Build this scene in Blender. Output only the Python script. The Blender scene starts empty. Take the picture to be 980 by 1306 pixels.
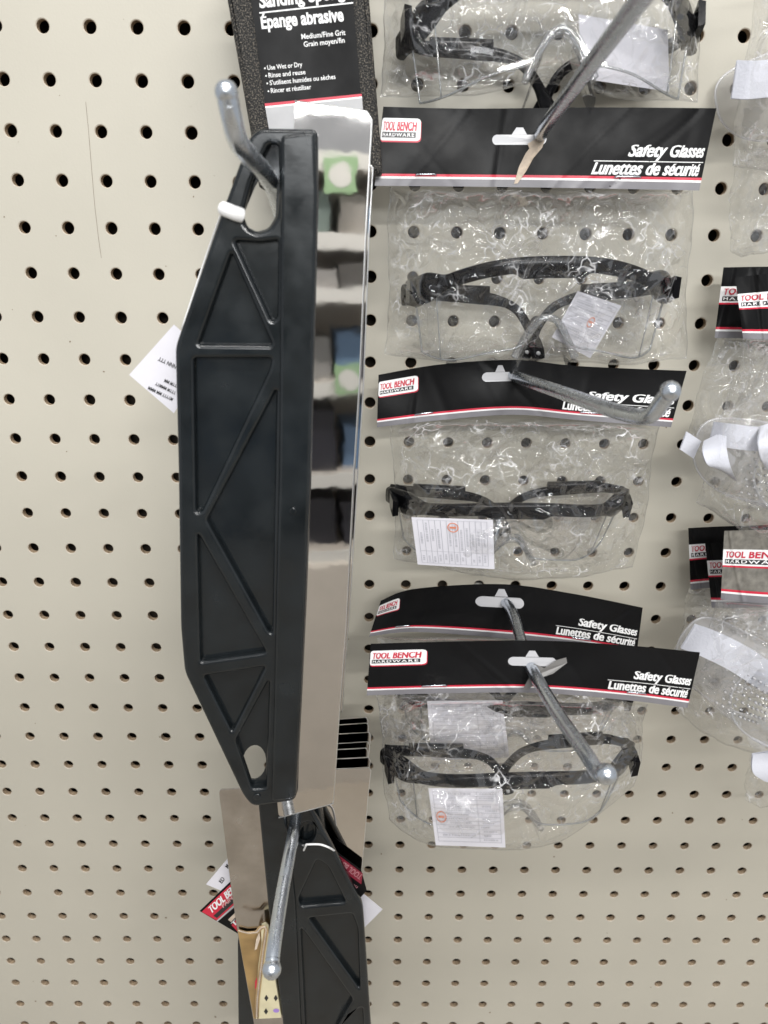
import bpy, bmesh, math, random
import numpy as np
from mathutils import Vector, Matrix

S = bpy.context.scene
COL = S.collection
random.seed(7)
R = math.radians

# ------------------------------------------------------------------ camera
F, CX, CY = 913.7, 490.0, 653.0
ROT = np.array([[0.99992709, -0.0106029, -0.00577808],
                [0.00810536, 0.94405573, -0.32968635],
                [0.00895046, 0.32961548, 0.94407284]])
ZTOP = 1.75                                   # height of lattice row 0 above the floor
PITCH = 0.0254
CAM = Vector((0.20856, -0.45318, ZTOP - 0.11843))
def w3(v): return Vector((v[0], v[2], -v[1]))
cam_d = bpy.data.cameras.new('camera'); cam = bpy.data.objects.new('camera', cam_d); COL.objects.link(cam)
rx, up, bk = w3(ROT[0]), -w3(ROT[1]), -w3(ROT[2])
cam.matrix_world = Matrix(((rx.x, up.x, bk.x, CAM.x), (rx.y, up.y, bk.y, CAM.y), (rx.z, up.z, bk.z, CAM.z), (0, 0, 0, 1)))
cam_d.sensor_fit = 'VERTICAL'; cam_d.sensor_height = 36.0; cam_d.sensor_width = 27.0
cam_d.lens = F / 1306 * 36
cam_d.clip_start = 0.01; cam_d.clip_end = 50
cam_d.dof.use_dof = True; cam_d.dof.focus_distance = 0.43; cam_d.dof.aperture_fstop = 11.0
S.camera = cam

# ------------------------------------------------------------------ world and lamps
W = bpy.data.worlds.new('World'); S.world = W; W.use_nodes = True
bgn = W.node_tree.nodes['Background']; bgn.inputs[0].default_value = (0.93, 0.96, 1.0, 1); bgn.inputs[1].default_value = 0.53
def lamp(name, loc, target, sx, sy, power, col=(1, 1, 1)):
    l = bpy.data.lights.new(name, 'AREA'); l.shape = 'RECTANGLE'; l.size = sx; l.size_y = sy; l.energy = power; l.color = col
    o = bpy.data.objects.new(name, l); COL.objects.link(o); o.location = loc
    o.rotation_euler = (Vector(target) - Vector(loc)).to_track_quat('-Z', 'Y').to_euler()
    return o
lamp('ceiling_or_fill_lamp', (1.15, -1.5, 3.0), (0.25, -0.2, 0.9), 0.55, 0.08, 9, (1.0, 0.98, 0.95))
lamp('ceiling_or_fill_lamp', (0.65, -3.2, 3.0), (0.25, -0.2, 0.9), 1.8, 0.10, 56, (1.0, 0.98, 0.95))
lamp('ceiling_or_fill_lamp', (-0.9, -2.4, 3.0), (0.15, -0.2, 0.9), 1.2, 0.07, 4, (0.97, 0.98, 1.0))
lamp('ceiling_or_fill_lamp', (0.3, -0.9, 3.0), (0.3, -2.0, 1.1), 1.5, 0.1, 38, (1.0, 0.98, 0.95))  # added fill lamp, aimed at the shelving to brighten its mirror image
lamp('ceiling_or_fill_lamp', (0.5, -5.9, 3.0), (0.2, 0, 1.5), 3.0, 0.6, 110, (0.97, 0.99, 1.0))
S.view_settings.view_transform = 'Standard'; S.view_settings.look = 'None'
S.view_settings.exposure = 0.0; S.view_settings.gamma = 1.0; S.view_settings.use_curve_mapping = False
try:
    S.cycles.transparent_max_bounces = 40; S.cycles.max_bounces = 10; S.cycles.caustics_reflective = False; S.cycles.caustics_refractive = False
    S.cycles.sample_clamp_indirect = 6.0
except Exception: pass

# ------------------------------------------------------------------ picture point -> place on the plane a distance d out from the board
def P(px, py, d):
    r = ROT.T @ np.array([(px - CX) / F, (py - CY) / F, 1.0])
    v = w3(r)
    t = (-d - CAM.y) / v.y
    return CAM + v * t
def PA(px, py, d):
    c = np.stack([(px - CX) / F, (py - CY) / F, np.ones_like(px)], -1) @ ROT
    vx, vy, vz = c[..., 0], c[..., 2], -c[..., 1]
    t = (-d - CAM.y) / vy
    return np.stack([CAM.x + vx * t, CAM.y + vy * t, CAM.z + vz * t], -1)

# ------------------------------------------------------------------ materials
MATS = {}
def mat(name, col, rough=0.5, metal=0.0, spec=0.5, var=0.0, vscale=20, bump=0.0, bscale=200, coat=0.0, rvar=0.0):
    if name in MATS: return MATS[name]
    m = bpy.data.materials.new(name); m.use_nodes = True
    nt = m.node_tree; b = nt.nodes['Principled BSDF']
    b.inputs['Base Color'].default_value = (*col, 1); b.inputs['Roughness'].default_value = rough
    b.inputs['Metallic'].default_value = metal; b.inputs['Specular IOR Level'].default_value = spec
    if coat: b.inputs['Coat Weight'].default_value = coat; b.inputs['Coat Roughness'].default_value = 0.15
    tc = nt.nodes.new('ShaderNodeTexCoord')
    if var or rvar:
        n = nt.nodes.new('ShaderNodeTexNoise'); n.inputs['Scale'].default_value = vscale; n.inputs['Detail'].default_value = 6
        nt.links.new(tc.outputs['Object'], n.inputs['Vector'])
        if var:
            mr = nt.nodes.new('ShaderNodeMapRange'); mr.inputs[1].default_value = 0.3; mr.inputs[2].default_value = 0.7
            mr.inputs[3].default_value = 1 - var; mr.inputs[4].default_value = 1 + var
            mx = nt.nodes.new('ShaderNodeMix'); mx.data_type = 'RGBA'; mx.blend_type = 'MULTIPLY'; mx.inputs[0].default_value = 1
            mx.inputs[6].default_value = (*col, 1)
            nt.links.new(n.outputs['Fac'], mr.inputs[0]); nt.links.new(mr.outputs[0], mx.inputs[7]); nt.links.new(mx.outputs[2], b.inputs['Base Color'])
        if rvar:
            m2 = nt.nodes.new('ShaderNodeMapRange'); m2.inputs[1].default_value = 0.35; m2.inputs[2].default_value = 0.7
            m2.inputs[3].default_value = max(0.02, rough - rvar); m2.inputs[4].default_value = rough + rvar
            nt.links.new(n.outputs['Fac'], m2.inputs[0]); nt.links.new(m2.outputs[0], b.inputs['Roughness'])
    if bump:
        n = nt.nodes.new('ShaderNodeTexNoise'); n.inputs['Scale'].default_value = bscale; n.inputs['Detail'].default_value = 4
        nt.links.new(tc.outputs['Object'], n.inputs['Vector'])
        bp = nt.nodes.new('ShaderNodeBump'); bp.inputs['Strength'].default_value = bump; bp.inputs['Distance'].default_value = 0.001
        nt.links.new(n.outputs['Fac'], bp.inputs['Height']); nt.links.new(bp.outputs[0], b.inputs['Normal'])
    MATS[name] = m; return m

def film(name, fmin, fmax, rough, milk, tint=(1, 1, 1), bump=0.0, bscale=300, milkcol=(0.95, 0.95, 0.97), crackle=0.0):
    """thin clear plastic: see-through film with a facing dependent gloss and a touch of white"""
    if name in MATS: return MATS[name]
    m = bpy.data.materials.new(name); m.use_nodes = True; nt = m.node_tree; nt.nodes.clear()
    out = nt.nodes.new('ShaderNodeOutputMaterial')
    tr = nt.nodes.new('ShaderNodeBsdfTransparent'); tr.inputs[0].default_value = (*tint, 1)
    gl = nt.nodes.new('ShaderNodeBsdfGlossy'); gl.inputs['Roughness'].default_value = rough
    df = nt.nodes.new('ShaderNodeBsdfDiffuse'); df.inputs[0].default_value = (*milkcol, 1)
    lw = nt.nodes.new('ShaderNodeLayerWeight'); lw.inputs[0].default_value = 0.35
    mr = nt.nodes.new('ShaderNodeMapRange'); mr.inputs[3].default_value = fmin; mr.inputs[4].default_value = fmax
    nt.links.new(lw.outputs['Fresnel'], mr.inputs[0])
    m1 = nt.nodes.new('ShaderNodeMixShader'); m2 = nt.nodes.new('ShaderNodeMixShader'); m1.inputs[0].default_value = milk
    nt.links.new(tr.outputs[0], m1.inputs[1]); nt.links.new(df.outputs[0], m1.inputs[2])
    nt.links.new(mr.outputs[0], m2.inputs[0]); nt.links.new(m1.outputs[0], m2.inputs[1]); nt.links.new(gl.outputs[0], m2.inputs[2])
    nt.links.new(m2.outputs[0], out.inputs[0])
    if bump:
        tc = nt.nodes.new('ShaderNodeTexCoord')
        n = nt.nodes.new('ShaderNodeTexNoise'); n.inputs['Scale'].default_value = bscale; n.inputs['Detail'].default_value = 2
        nt.links.new(tc.outputs['Object'], n.inputs['Vector'])
        h = n.outputs['Fac']
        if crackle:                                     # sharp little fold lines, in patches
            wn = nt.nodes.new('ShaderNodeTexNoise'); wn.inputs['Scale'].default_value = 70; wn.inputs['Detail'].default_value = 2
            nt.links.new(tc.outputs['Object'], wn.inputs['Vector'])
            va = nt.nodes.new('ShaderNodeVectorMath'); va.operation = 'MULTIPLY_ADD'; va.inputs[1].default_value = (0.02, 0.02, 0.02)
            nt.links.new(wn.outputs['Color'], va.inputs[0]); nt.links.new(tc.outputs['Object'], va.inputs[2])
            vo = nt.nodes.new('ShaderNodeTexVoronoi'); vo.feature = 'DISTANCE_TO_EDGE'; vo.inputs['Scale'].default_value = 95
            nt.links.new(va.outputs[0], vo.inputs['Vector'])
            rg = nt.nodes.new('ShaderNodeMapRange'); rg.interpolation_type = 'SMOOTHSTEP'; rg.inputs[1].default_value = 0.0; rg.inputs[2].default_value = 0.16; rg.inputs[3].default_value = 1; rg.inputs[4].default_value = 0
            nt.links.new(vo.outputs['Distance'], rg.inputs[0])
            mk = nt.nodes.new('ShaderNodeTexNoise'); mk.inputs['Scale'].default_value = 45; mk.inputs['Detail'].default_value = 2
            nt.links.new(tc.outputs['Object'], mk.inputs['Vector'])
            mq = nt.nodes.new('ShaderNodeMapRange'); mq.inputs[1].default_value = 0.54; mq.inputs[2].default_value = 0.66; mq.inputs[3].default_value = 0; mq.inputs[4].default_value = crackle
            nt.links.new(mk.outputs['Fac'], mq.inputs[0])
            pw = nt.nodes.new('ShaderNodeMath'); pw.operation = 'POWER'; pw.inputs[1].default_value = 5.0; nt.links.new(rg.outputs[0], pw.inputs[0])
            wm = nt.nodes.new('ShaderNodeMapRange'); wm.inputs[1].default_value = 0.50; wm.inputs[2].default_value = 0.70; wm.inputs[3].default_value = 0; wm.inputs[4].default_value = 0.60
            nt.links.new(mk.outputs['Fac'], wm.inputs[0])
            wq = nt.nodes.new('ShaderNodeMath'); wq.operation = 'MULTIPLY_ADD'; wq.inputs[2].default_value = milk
            nt.links.new(pw.outputs[0], wq.inputs[0]); nt.links.new(wm.outputs[0], wq.inputs[1]); nt.links.new(wq.outputs[0], m1.inputs[0])   # glint lines painted white along the folds, with some crease whitening
            mu = nt.nodes.new('ShaderNodeMath'); mu.operation = 'MULTIPLY_ADD'
            nt.links.new(rg.outputs[0], mu.inputs[0]); nt.links.new(mq.outputs[0], mu.inputs[1]); nt.links.new(h, mu.inputs[2]); h = mu.outputs[0]
        bp = nt.nodes.new('ShaderNodeBump'); bp.inputs['Strength'].default_value = bump; bp.inputs['Distance'].default_value = 0.001
        nt.links.new(h, bp.inputs['Height']); nt.links.new(bp.outputs[0], gl.inputs['Normal'])
    MATS[name] = m; return m

board_m = mat('board_paint', (0.480, 0.455, 0.388), 0.45, var=0.045, vscale=7, bump=0.06, bscale=700, spec=0.4)
fibre_m = mat('hardboard_fibre', (0.36, 0.27, 0.18), 0.85, var=0.35, vscale=600, bump=0.5, bscale=1500)
rim_m = mat('hole_rim_paint', (0.50, 0.45, 0.37), 0.5)
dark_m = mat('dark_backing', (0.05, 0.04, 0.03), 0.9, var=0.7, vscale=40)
steel_m = mat('zinc_steel', (0.62, 0.66, 0.71), 0.27, 1.0, var=0.035, vscale=150, rvar=0.04)
blade_m = mat('polished_blade', (0.72, 0.69, 0.66), 0.035, 1.0, var=0.04, vscale=60, rvar=0.012, bump=0.15, bscale=16)
blade_old_m = mat('brushed_blade', (0.56, 0.53, 0.50), 0.2, 1.0, var=0.12, vscale=70, rvar=0.08)
edge_m = mat('cut_blade_edge', (0.85, 0.85, 0.84), 0.3, 1.0)
black_m = mat('black_plastic', (0.008, 0.0105, 0.0122), 0.21, spec=0.55, var=0.3, vscale=60, bump=0.015, bscale=500, rvar=0.07)
frame_m = mat('glossy_black_frame', (0.004, 0.004, 0.005), 0.15, spec=0.16, bump=0.03, bscale=300)
card_m = mat('black_card', (0.006, 0.006, 0.0065), 0.42, spec=0.13, bump=0.10, bscale=120, rvar=0.10, vscale=40)
cardback_m = mat('grey_card', (0.40, 0.40, 0.41), 0.4, var=0.08, vscale=90)
greystrip_m = mat('grey_printed_band', (0.19, 0.185, 0.20), 0.4, var=0.06, vscale=90)
cardworn_m = mat('worn_grey_card', (0.17, 0.16, 0.14), 0.4, var=0.3, vscale=250)
red_m = mat('red_ink', (0.55, 0.02, 0.05), 0.4)
redlogo_m = mat('red_lettering', (0.50, 0.02, 0.05), 0.4)
white_m = mat('white_ink', (0.80, 0.80, 0.80), 0.4)
ink_m = mat('black_ink', (0.02, 0.02, 0.022), 0.4)
greyink_m = mat('grey_ink', (0.42, 0.42, 0.46), 0.6)
stamp_m = mat('stamp_ink', (0.65, 0.22, 0.12), 0.6)
paper_m = mat('slip_paper', (0.66, 0.65, 0.70), 0.7, var=0.03, vscale=60)
tear_m = mat('torn_paper', (0.60, 0.50, 0.40), 0.85, var=0.15, vscale=400)
kraft_m = mat('brown_cardboard', (0.40, 0.27, 0.13), 0.6, var=0.2, vscale=150)
kraft_mirror_m = mat('cardboard_reflection', (0.34, 0.22, 0.09), 0.3, var=0.25, vscale=60)
kraft_pr_m = mat('pale_printed_cardboard', (0.66, 0.60, 0.40), 0.55, var=0.08, vscale=80)
purple_m = mat('purple_ink', (0.35, 0.22, 0.60), 0.5)
strap_m = mat('white_strap', (0.58, 0.59, 0.65), 0.75, bump=0.25, bscale=900)
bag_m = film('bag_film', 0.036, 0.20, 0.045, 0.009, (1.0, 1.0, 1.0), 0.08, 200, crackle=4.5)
seam_m = film('bag_seam', 0.05, 0.4, 0.12, 0.09, (0.97, 0.97, 0.97), 0.3, 600)
lens_m = film('lens_clear', 0.02, 0.4, 0.03, 0.006, (0.975, 0.98, 0.985))
lensedge_m = film('lens_edge', 0.15, 0.6, 0.10, 0.22, (0.75, 0.77, 0.78), milkcol=(0.65, 0.67, 0.68))
nose_m = film('nose_clear', 0.07, 0.55, 0.05, 0.05, (0.93, 0.935, 0.94))
vinyl_m = film('soft_vinyl', 0.05, 0.5, 0.16, 0.30, (0.97, 0.97, 0.98), 0.2, 200)
nub_m = film('vinyl_nub', 0.12, 0.8, 0.1, 0.40, (0.97, 0.97, 0.98))

# sponge: dark grit with light grains
def sponge_mat():
    m = bpy.data.materials.new('grit_sponge'); m.use_nodes = True; nt = m.node_tree; b = nt.nodes['Principled BSDF']
    tc = nt.nodes.new('ShaderNodeTexCoord')
    v = nt.nodes.new('ShaderNodeTexNoise'); v.inputs['Scale'].default_value = 1300; v.inputs['Detail'].default_value = 2
    nt.links.new(tc.outputs['Object'], v.inputs['Vector'])
    cr = nt.nodes.new('ShaderNodeValToRGB'); e = cr.color_ramp.elements
    e[0].position = 0.5; e[0].color = (0.007, 0.007, 0.007, 1); e[1].position = 0.78; e[1].color = (0.24, 0.21, 0.17, 1)
    nt.links.new(v.outputs['Fac'], cr.inputs[0]); nt.links.new(cr.outputs[0], b.inputs['Base Color'])
    b.inputs['Roughness'].default_value = 0.7
    bp = nt.nodes.new('ShaderNodeBump'); bp.inputs['Strength'].default_value = 0.9; bp.inputs['Distance'].default_value = 0.001
    nt.links.new(v.outputs['Fac'], bp.inputs['Height']); nt.links.new(bp.outputs[0], b.inputs['Normal'])
    return m
sponge_m = sponge_mat()

# ------------------------------------------------------------------ object helpers
def tag(o, label=None, cat=None, group=None, kind=None):
    if label: o['label'] = label
    if cat: o['category'] = cat
    if group: o['group'] = group
    if kind: o['kind'] = kind
    return o
def thing(name, label, cat, loc, group=None):
    o = bpy.data.objects.new(name, None); COL.objects.link(o); o.location = loc; o.empty_display_size = 0.02
    return tag(o, label, cat, group)
def link(name, me, parent=None):
    o = bpy.data.objects.new(name, me); COL.objects.link(o)
    if parent is not None:
        root = parent; off = Vector((0, 0, 0))
        while root is not None: off += root.location; root = root.parent
        o.parent = parent; o.location = -off                 # mesh data is in world space
    return o
class MB:
    """collects shapes with their materials; build() links them as one mesh object"""
    def __init__(s): s.v = []; s.f = []; s.m = []; s.mats = []; s.sm = []
    def mi(s, m):
        if m not in s.mats: s.mats.append(m)
        return s.mats.index(m)
    def add(s, verts, faces, m, smooth=False):
        n = len(s.v); k = s.mi(m)
        s.v += [tuple(v) for v in verts]
        for f in faces: s.f.append(tuple(i + n for i in f)); s.m.append(k); s.sm.append(smooth)
    def build(s, name, parent=None):
        me = bpy.data.meshes.new(name); me.from_pydata(s.v, [], s.f)
        for m in s.mats: me.materials.append(m)
        me.polygons.foreach_set('material_index', s.m); me.polygons.foreach_set('use_smooth', s.sm); me.update()
        bm = bmesh.new(); bm.from_mesh(me); bmesh.ops.recalc_face_normals(bm, faces=bm.faces); bm.to_mesh(me); bm.free()
        return link(name, me, parent)
    def tube(s, pts, r, m, seg=12, cap=True, flat=1.0):
        pts = [Vector(p) for p in pts]; n = len(pts)
        if not hasattr(r, '__len__'): r = [r] * n
        ref = None; rings = []
        for i, p in enumerate(pts):
            t = (pts[min(i + 1, n - 1)] - pts[max(i - 1, 0)]).normalized()
            if ref is None: ref = t.orthogonal().normalized()
            else:
                ref = (ref - t * ref.dot(t)); ref.normalize()
            b = t.cross(ref)
            rings.append([p + (ref * math.cos(a) + b * math.sin(a) * flat) * r[i] for a in [2 * math.pi * k / seg for k in range(seg)]])
        vs = [v for q in rings for v in q]
        fs = [(i * seg + k, i * seg + (k + 1) % seg, (i + 1) * seg + (k + 1) % seg, (i + 1) * seg + k) for i in range(n - 1) for k in range(seg)]
        if cap: fs += [tuple(range(seg - 1, -1, -1)), tuple((n - 1) * seg + k for k in range(seg))]
        s.add(vs, fs, m, True)
    def grid(s, fn, nu, nv, m, smooth=True, rim=None, rimw=1):
        vs = [fn(i / nu, j / nv) for j in range(nv + 1) for i in range(nu + 1)]
        a = []; b = []
        for j in range(nv):
            for i in range(nu):
                q = (j * (nu + 1) + i, j * (nu + 1) + i + 1, (j + 1) * (nu + 1) + i + 1, (j + 1) * (nu + 1) + i)
                (b if rim and (i < rimw or i >= nu - rimw or j >= nv - rimw) else a).append(q)
        n = len(s.v); s.v += [tuple(v) for v in vs]
        for lst, mm in ((a, m), (b, rim)):
            for f in lst: s.f.append(tuple(i + n for i in f)); s.m.append(s.mi(mm)); s.sm.append(smooth)
    def box(s, lo, hi, m):
        x0, y0, z0 = lo; x1, y1, z1 = hi
        v = [(x0, y0, z0), (x1, y0, z0), (x1, y1, z0), (x0, y1, z0), (x0, y0, z1), (x1, y0, z1), (x1, y1, z1), (x0, y1, z1)]
        s.add(v, [(0, 3, 2, 1), (4, 5, 6, 7), (0, 1, 5, 4), (1, 2, 6, 5), (2, 3, 7, 6), (3, 0, 4, 7)], m)
    def sheet(s, poly, d, th, m, back=None):
        """flat thin card: polygon of picture points at distance d, th thick"""
        f = [P(x, y, d if not callable(d) else d(x, y)) for x, y in poly]; b = [v + Vector((0, th, 0)) for v in f]; n = len(f)
        s.add(f + b, [tuple(range(n))] + [tuple(range(2 * n - 1, n - 1, -1))] + [(i, i + n, (i + 1) % n + n, (i + 1) % n) for i in range(n)], m)
    def decal(s, poly, d, m):
        s.add([P(x, y, d if not callable(d) else d(x, y)) for x, y in poly], [tuple(range(len(poly)))], m)

def curve_mesh(cu):
    ob = bpy.data.objects.new('tmp', cu); COL.objects.link(ob)
    dg = bpy.context.evaluated_depsgraph_get(); dg.update()
    me = bpy.data.meshes.new_from_object(ob.evaluated_get(dg))
    vs = [v.co.copy() for v in me.vertices]; fs = [tuple(p.vertices) for p in me.polygons]
    bpy.data.objects.remove(ob); bpy.data.curves.remove(cu); bpy.data.meshes.remove(me)
    return vs, fs
TXT = {}
def text_mesh(body, shear=0.0, bold=0.0, spacing=1.0):
    k = (body, shear, bold, spacing)
    if k not in TXT:
        cu = bpy.data.curves.new('tmp', 'FONT'); cu.body = body; cu.shear = shear; cu.offset = bold; cu.resolution_u = 3; cu.space_character = spacing
        vs, fs = curve_mesh(cu)
        x0 = min(v.x for v in vs); x1 = max(v.x for v in vs)
        tall = (lambda y: y * 1.2 if 0 < y < 0.47 else (0.564 + (y - 0.47) * 0.63 if 0.47 <= y < 0.72 else y)) if bold > 0.015 else (lambda y: y)   # tall small letters
        TXT[k] = ([((v.x - x0) / (x1 - x0), tall(v.y)) for v in vs], fs)
    return TXT[k]
def text_px(mb, body, p0, p1, cap, d, m, shear=0.0, bold=0.0, slant=None, spacing=1.0):
    if bold > 0.03:                                 # heavy lettering: strokes laid side by side
        L = math.hypot(p1[0] - p0[0], p1[1] - p0[1]); q = cap * 0.045 / L; ex, ey = (p1[0] - p0[0]) * q, (p1[1] - p0[1]) * q
        for k in (-1, 0, 1): text_px(mb, body, (p0[0] + k * ex, p0[1] + k * ey), (p1[0] + k * ex, p1[1] + k * ey), cap, d + 0.00003 * k, m, shear, 0.018, slant, spacing)
        return
    """lettering whose base line runs from picture point p0 to p1, cap = height of a capital"""
    vs, fs = text_mesh(body, shear, bold, spacing)
    ux, uy = p1[0] - p0[0], p1[1] - p0[1]; L = math.hypot(ux, uy)
    if slant is None: nx, ny = uy / L * cap, -ux / L * cap
    else: nx, ny = slant[0] * cap, slant[1] * cap
    mb.add([P(p0[0] + ux * x + nx * y / 0.69, p0[1] + uy * x + ny * y / 0.69, d) for x, y in vs], fs, m)
def text_fn(mb, body, box, fn, m, shear=0.0, bold=0.0, spacing=1.0, caps=False):
    """lettering stretched into the (u, v) box of a surface fn(u, v); v runs down"""
    if bold > 0.03:
        q = 0.0008
        for k in (-1, 0, 1): text_fn(mb, body, (box[0] + k * q, box[1], box[2] + k * q, box[3]), (lambda u, v, k=k: fn(u, v) + Vector((0, -0.00003 * k, 0))), m, shear, 0.018, spacing)
        return
    vs, fs = text_mesh(body, shear, bold, spacing)
    y0 = min(y for x, y in vs); y1 = max(y for x, y in vs)
    u0, v0, u1, v1 = box
    mb.add([fn(u0 + (u1 - u0) * x, v1 - (v1 - v0) * (y - y0) / (y1 - y0)) for x, y in vs], fs, m)

def plate(mb, loops, d, th, bevel, m, smooth=False, res=2):
    """solid plate parallel to the board: outline and holes as picture points on the plane d, rounded edges"""
    cu = bpy.data.curves.new('tmp', 'CURVE'); cu.dimensions = '2D'; cu.fill_mode = 'BOTH'
    cu.extrude = th / 2 - bevel; cu.bevel_depth = bevel; cu.bevel_resolution = res; cu.offset = -bevel
    for lp in loops:
        sp = cu.splines.new('POLY'); sp.points.add(len(lp) - 1); sp.use_cyclic_u = True
        for q, (x, y) in zip(sp.points, lp):
            p = P(x, y, d); q.co = (p.x, p.z, 0, 1)
    vs, fs = curve_mesh(cu)
    mb.add([(v.x, -d + th / 2 - v.z, v.y) for v in vs], fs, m, smooth)   # front face lies on plane d
def rounded(poly, r, n=5):
    out = []
    for i, p in enumerate(poly):
        a = Vector(poly[i - 1]); b = Vector(p); c = Vector(poly[(i + 1) % len(poly)])
        rr = min(r, (a - b).length * 0.45, (c - b).length * 0.45)
        p0 = b + (a - b).normalized() * rr; p1 = b + (c - b).normalized() * rr
        for k in range(n + 1):
            t = k / n; q = p0 * (1 - t) ** 2 + b * 2 * t * (1 - t) + p1 * t * t
            out.append((q.x, q.y))
    return out
def ellipse(cx, cy, rx_, ry_, n=20, rot=0):
    return [(cx + rx_ * math.cos(a) * math.cos(rot) - ry_ * math.sin(a) * math.sin(rot), cy + rx_ * math.cos(a) * math.sin(rot) + ry_ * math.sin(a) * math.cos(rot)) for a in [2 * math.pi * k / n for k in range(n)]]
def spline(pts, t):
    n = len(pts) - 1; x = min(max(t, 0), 1) * n; i = min(int(x), n - 1); f = x - i
    p = [np.array(pts[min(max(k, 0), n)], float) for k in (i - 1, i, i + 1, i + 2)]
    return 0.5 * (2 * p[1] + (p[2] - p[0]) * f + (2 * p[0] - 5 * p[1] + 4 * p[2] - p[3]) * f * f + (3 * p[1] - p[0] - 3 * p[2] + p[3]) * f ** 3)
def smooth_path(pts, n=6):
    return [Vector(spline(pts, k / (n * (len(pts) - 1)))) for k in range(n * (len(pts) - 1) + 1)]

# ================================================================== the setting: floor, pegboard, shelving across the aisle
mb = MB(); mb.box((-3, -6, -0.05), (3.5, 0.3, 0), mat('floor_tile', (0.50, 0.45, 0.38), 0.35, var=0.06, vscale=3))
tag(mb.build('floor'), kind='structure')

def make_board():
    c0, c1, r0, r1 = -7, 25, -7, 40
    seg = 24; rad = 0.00345; th = 0.0042; lip = 0.0005
    sq = []
    for k in range(seg):
        a = 2 * math.pi * k / seg; c, s_ = math.cos(a), math.sin(a); m_ = max(abs(c), abs(s_)); sq.append((c / m_ * PITCH / 2, s_ / m_ * PITCH / 2))
    circ = [(math.cos(2 * math.pi * k / seg), math.sin(2 * math.pi * k / seg)) for k in range(seg)]
    V = []; Fc = []; M = []
    rnd = random.Random(3)
    for r in range(r0, r1 + 1):
        for c in range(c0, c1 + 1):
            cx, cz = c * PITCH, ZTOP - r * PITCH; n = len(V)
            q = rad * rnd.uniform(0.97, 1.03)
            V += [(cx + x, 0, cz + z) for x, z in sq]
            V += [(cx + x * (q + lip), 0, cz + z * (q + lip)) for x, z in circ]
            V += [(cx + x * q, lip * 0.8, cz + z * q) for x, z in circ]
            V += [(cx + x * q, th, cz + z * q) for x, z in circ]
            V += [(cx + x, th, cz + z) for x, z in sq]
            for k in range(seg):
                k2 = (k + 1) % seg
                for l, mi in ((0, 0), (1, 1), (2, 2), (3, 2)):
                    Fc.append((n + l * seg + k, n + l * seg + k2, n + (l + 1) * seg + k2, n + (l + 1) * seg + k)); M.append(mi)
    me = bpy.data.meshes.new('board_panel'); me.from_pydata(V, [], Fc)
    for m in (board_m, rim_m, fibre_m): me.materials.append(m)
    me.polygons.foreach_set('material_index', M); me.update()
    root = thing('pegboard', 'cream painted pegboard wall with rows of round holes behind all the goods', 'pegboard', (0.2, 0.0, ZTOP - 0.4))
    link('board_panel', me, root)
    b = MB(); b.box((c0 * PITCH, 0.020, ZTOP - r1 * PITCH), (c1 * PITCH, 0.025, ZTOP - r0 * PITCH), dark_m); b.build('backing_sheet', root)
    b = MB()                                        # hairline scratch and specks in the paint
    pts = [(109.5, 130), (113, 165), (117, 215), (121, 262), (126, 305), (129.5, 329)]
    l = [(x - 0.28, y) for x, y in pts] + [(x + 0.28, y) for x, y in reversed(pts)]
    b.decal(l, 0.00015, mat('scratch_line', (0.24, 0.20, 0.16), 0.8)); b.build('scratch', root)
    b = MB(); rs = random.Random(11); sp = mat('dirt_speck', (0.22, 0.17, 0.12), 0.8)
    for i in range(70):
        x, y = rs.uniform(5, 975), rs.uniform(5, 1300); q = rs.uniform(0.3, 1.0)
        b.decal(ellipse(x, y, q, q * rs.uniform(0.5, 1.6), 7, rs.uniform(0, 3)), 0.00015, sp)
    o = b.build('paint_specks', root); o['kind'] = 'stuff'
make_board()

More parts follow.
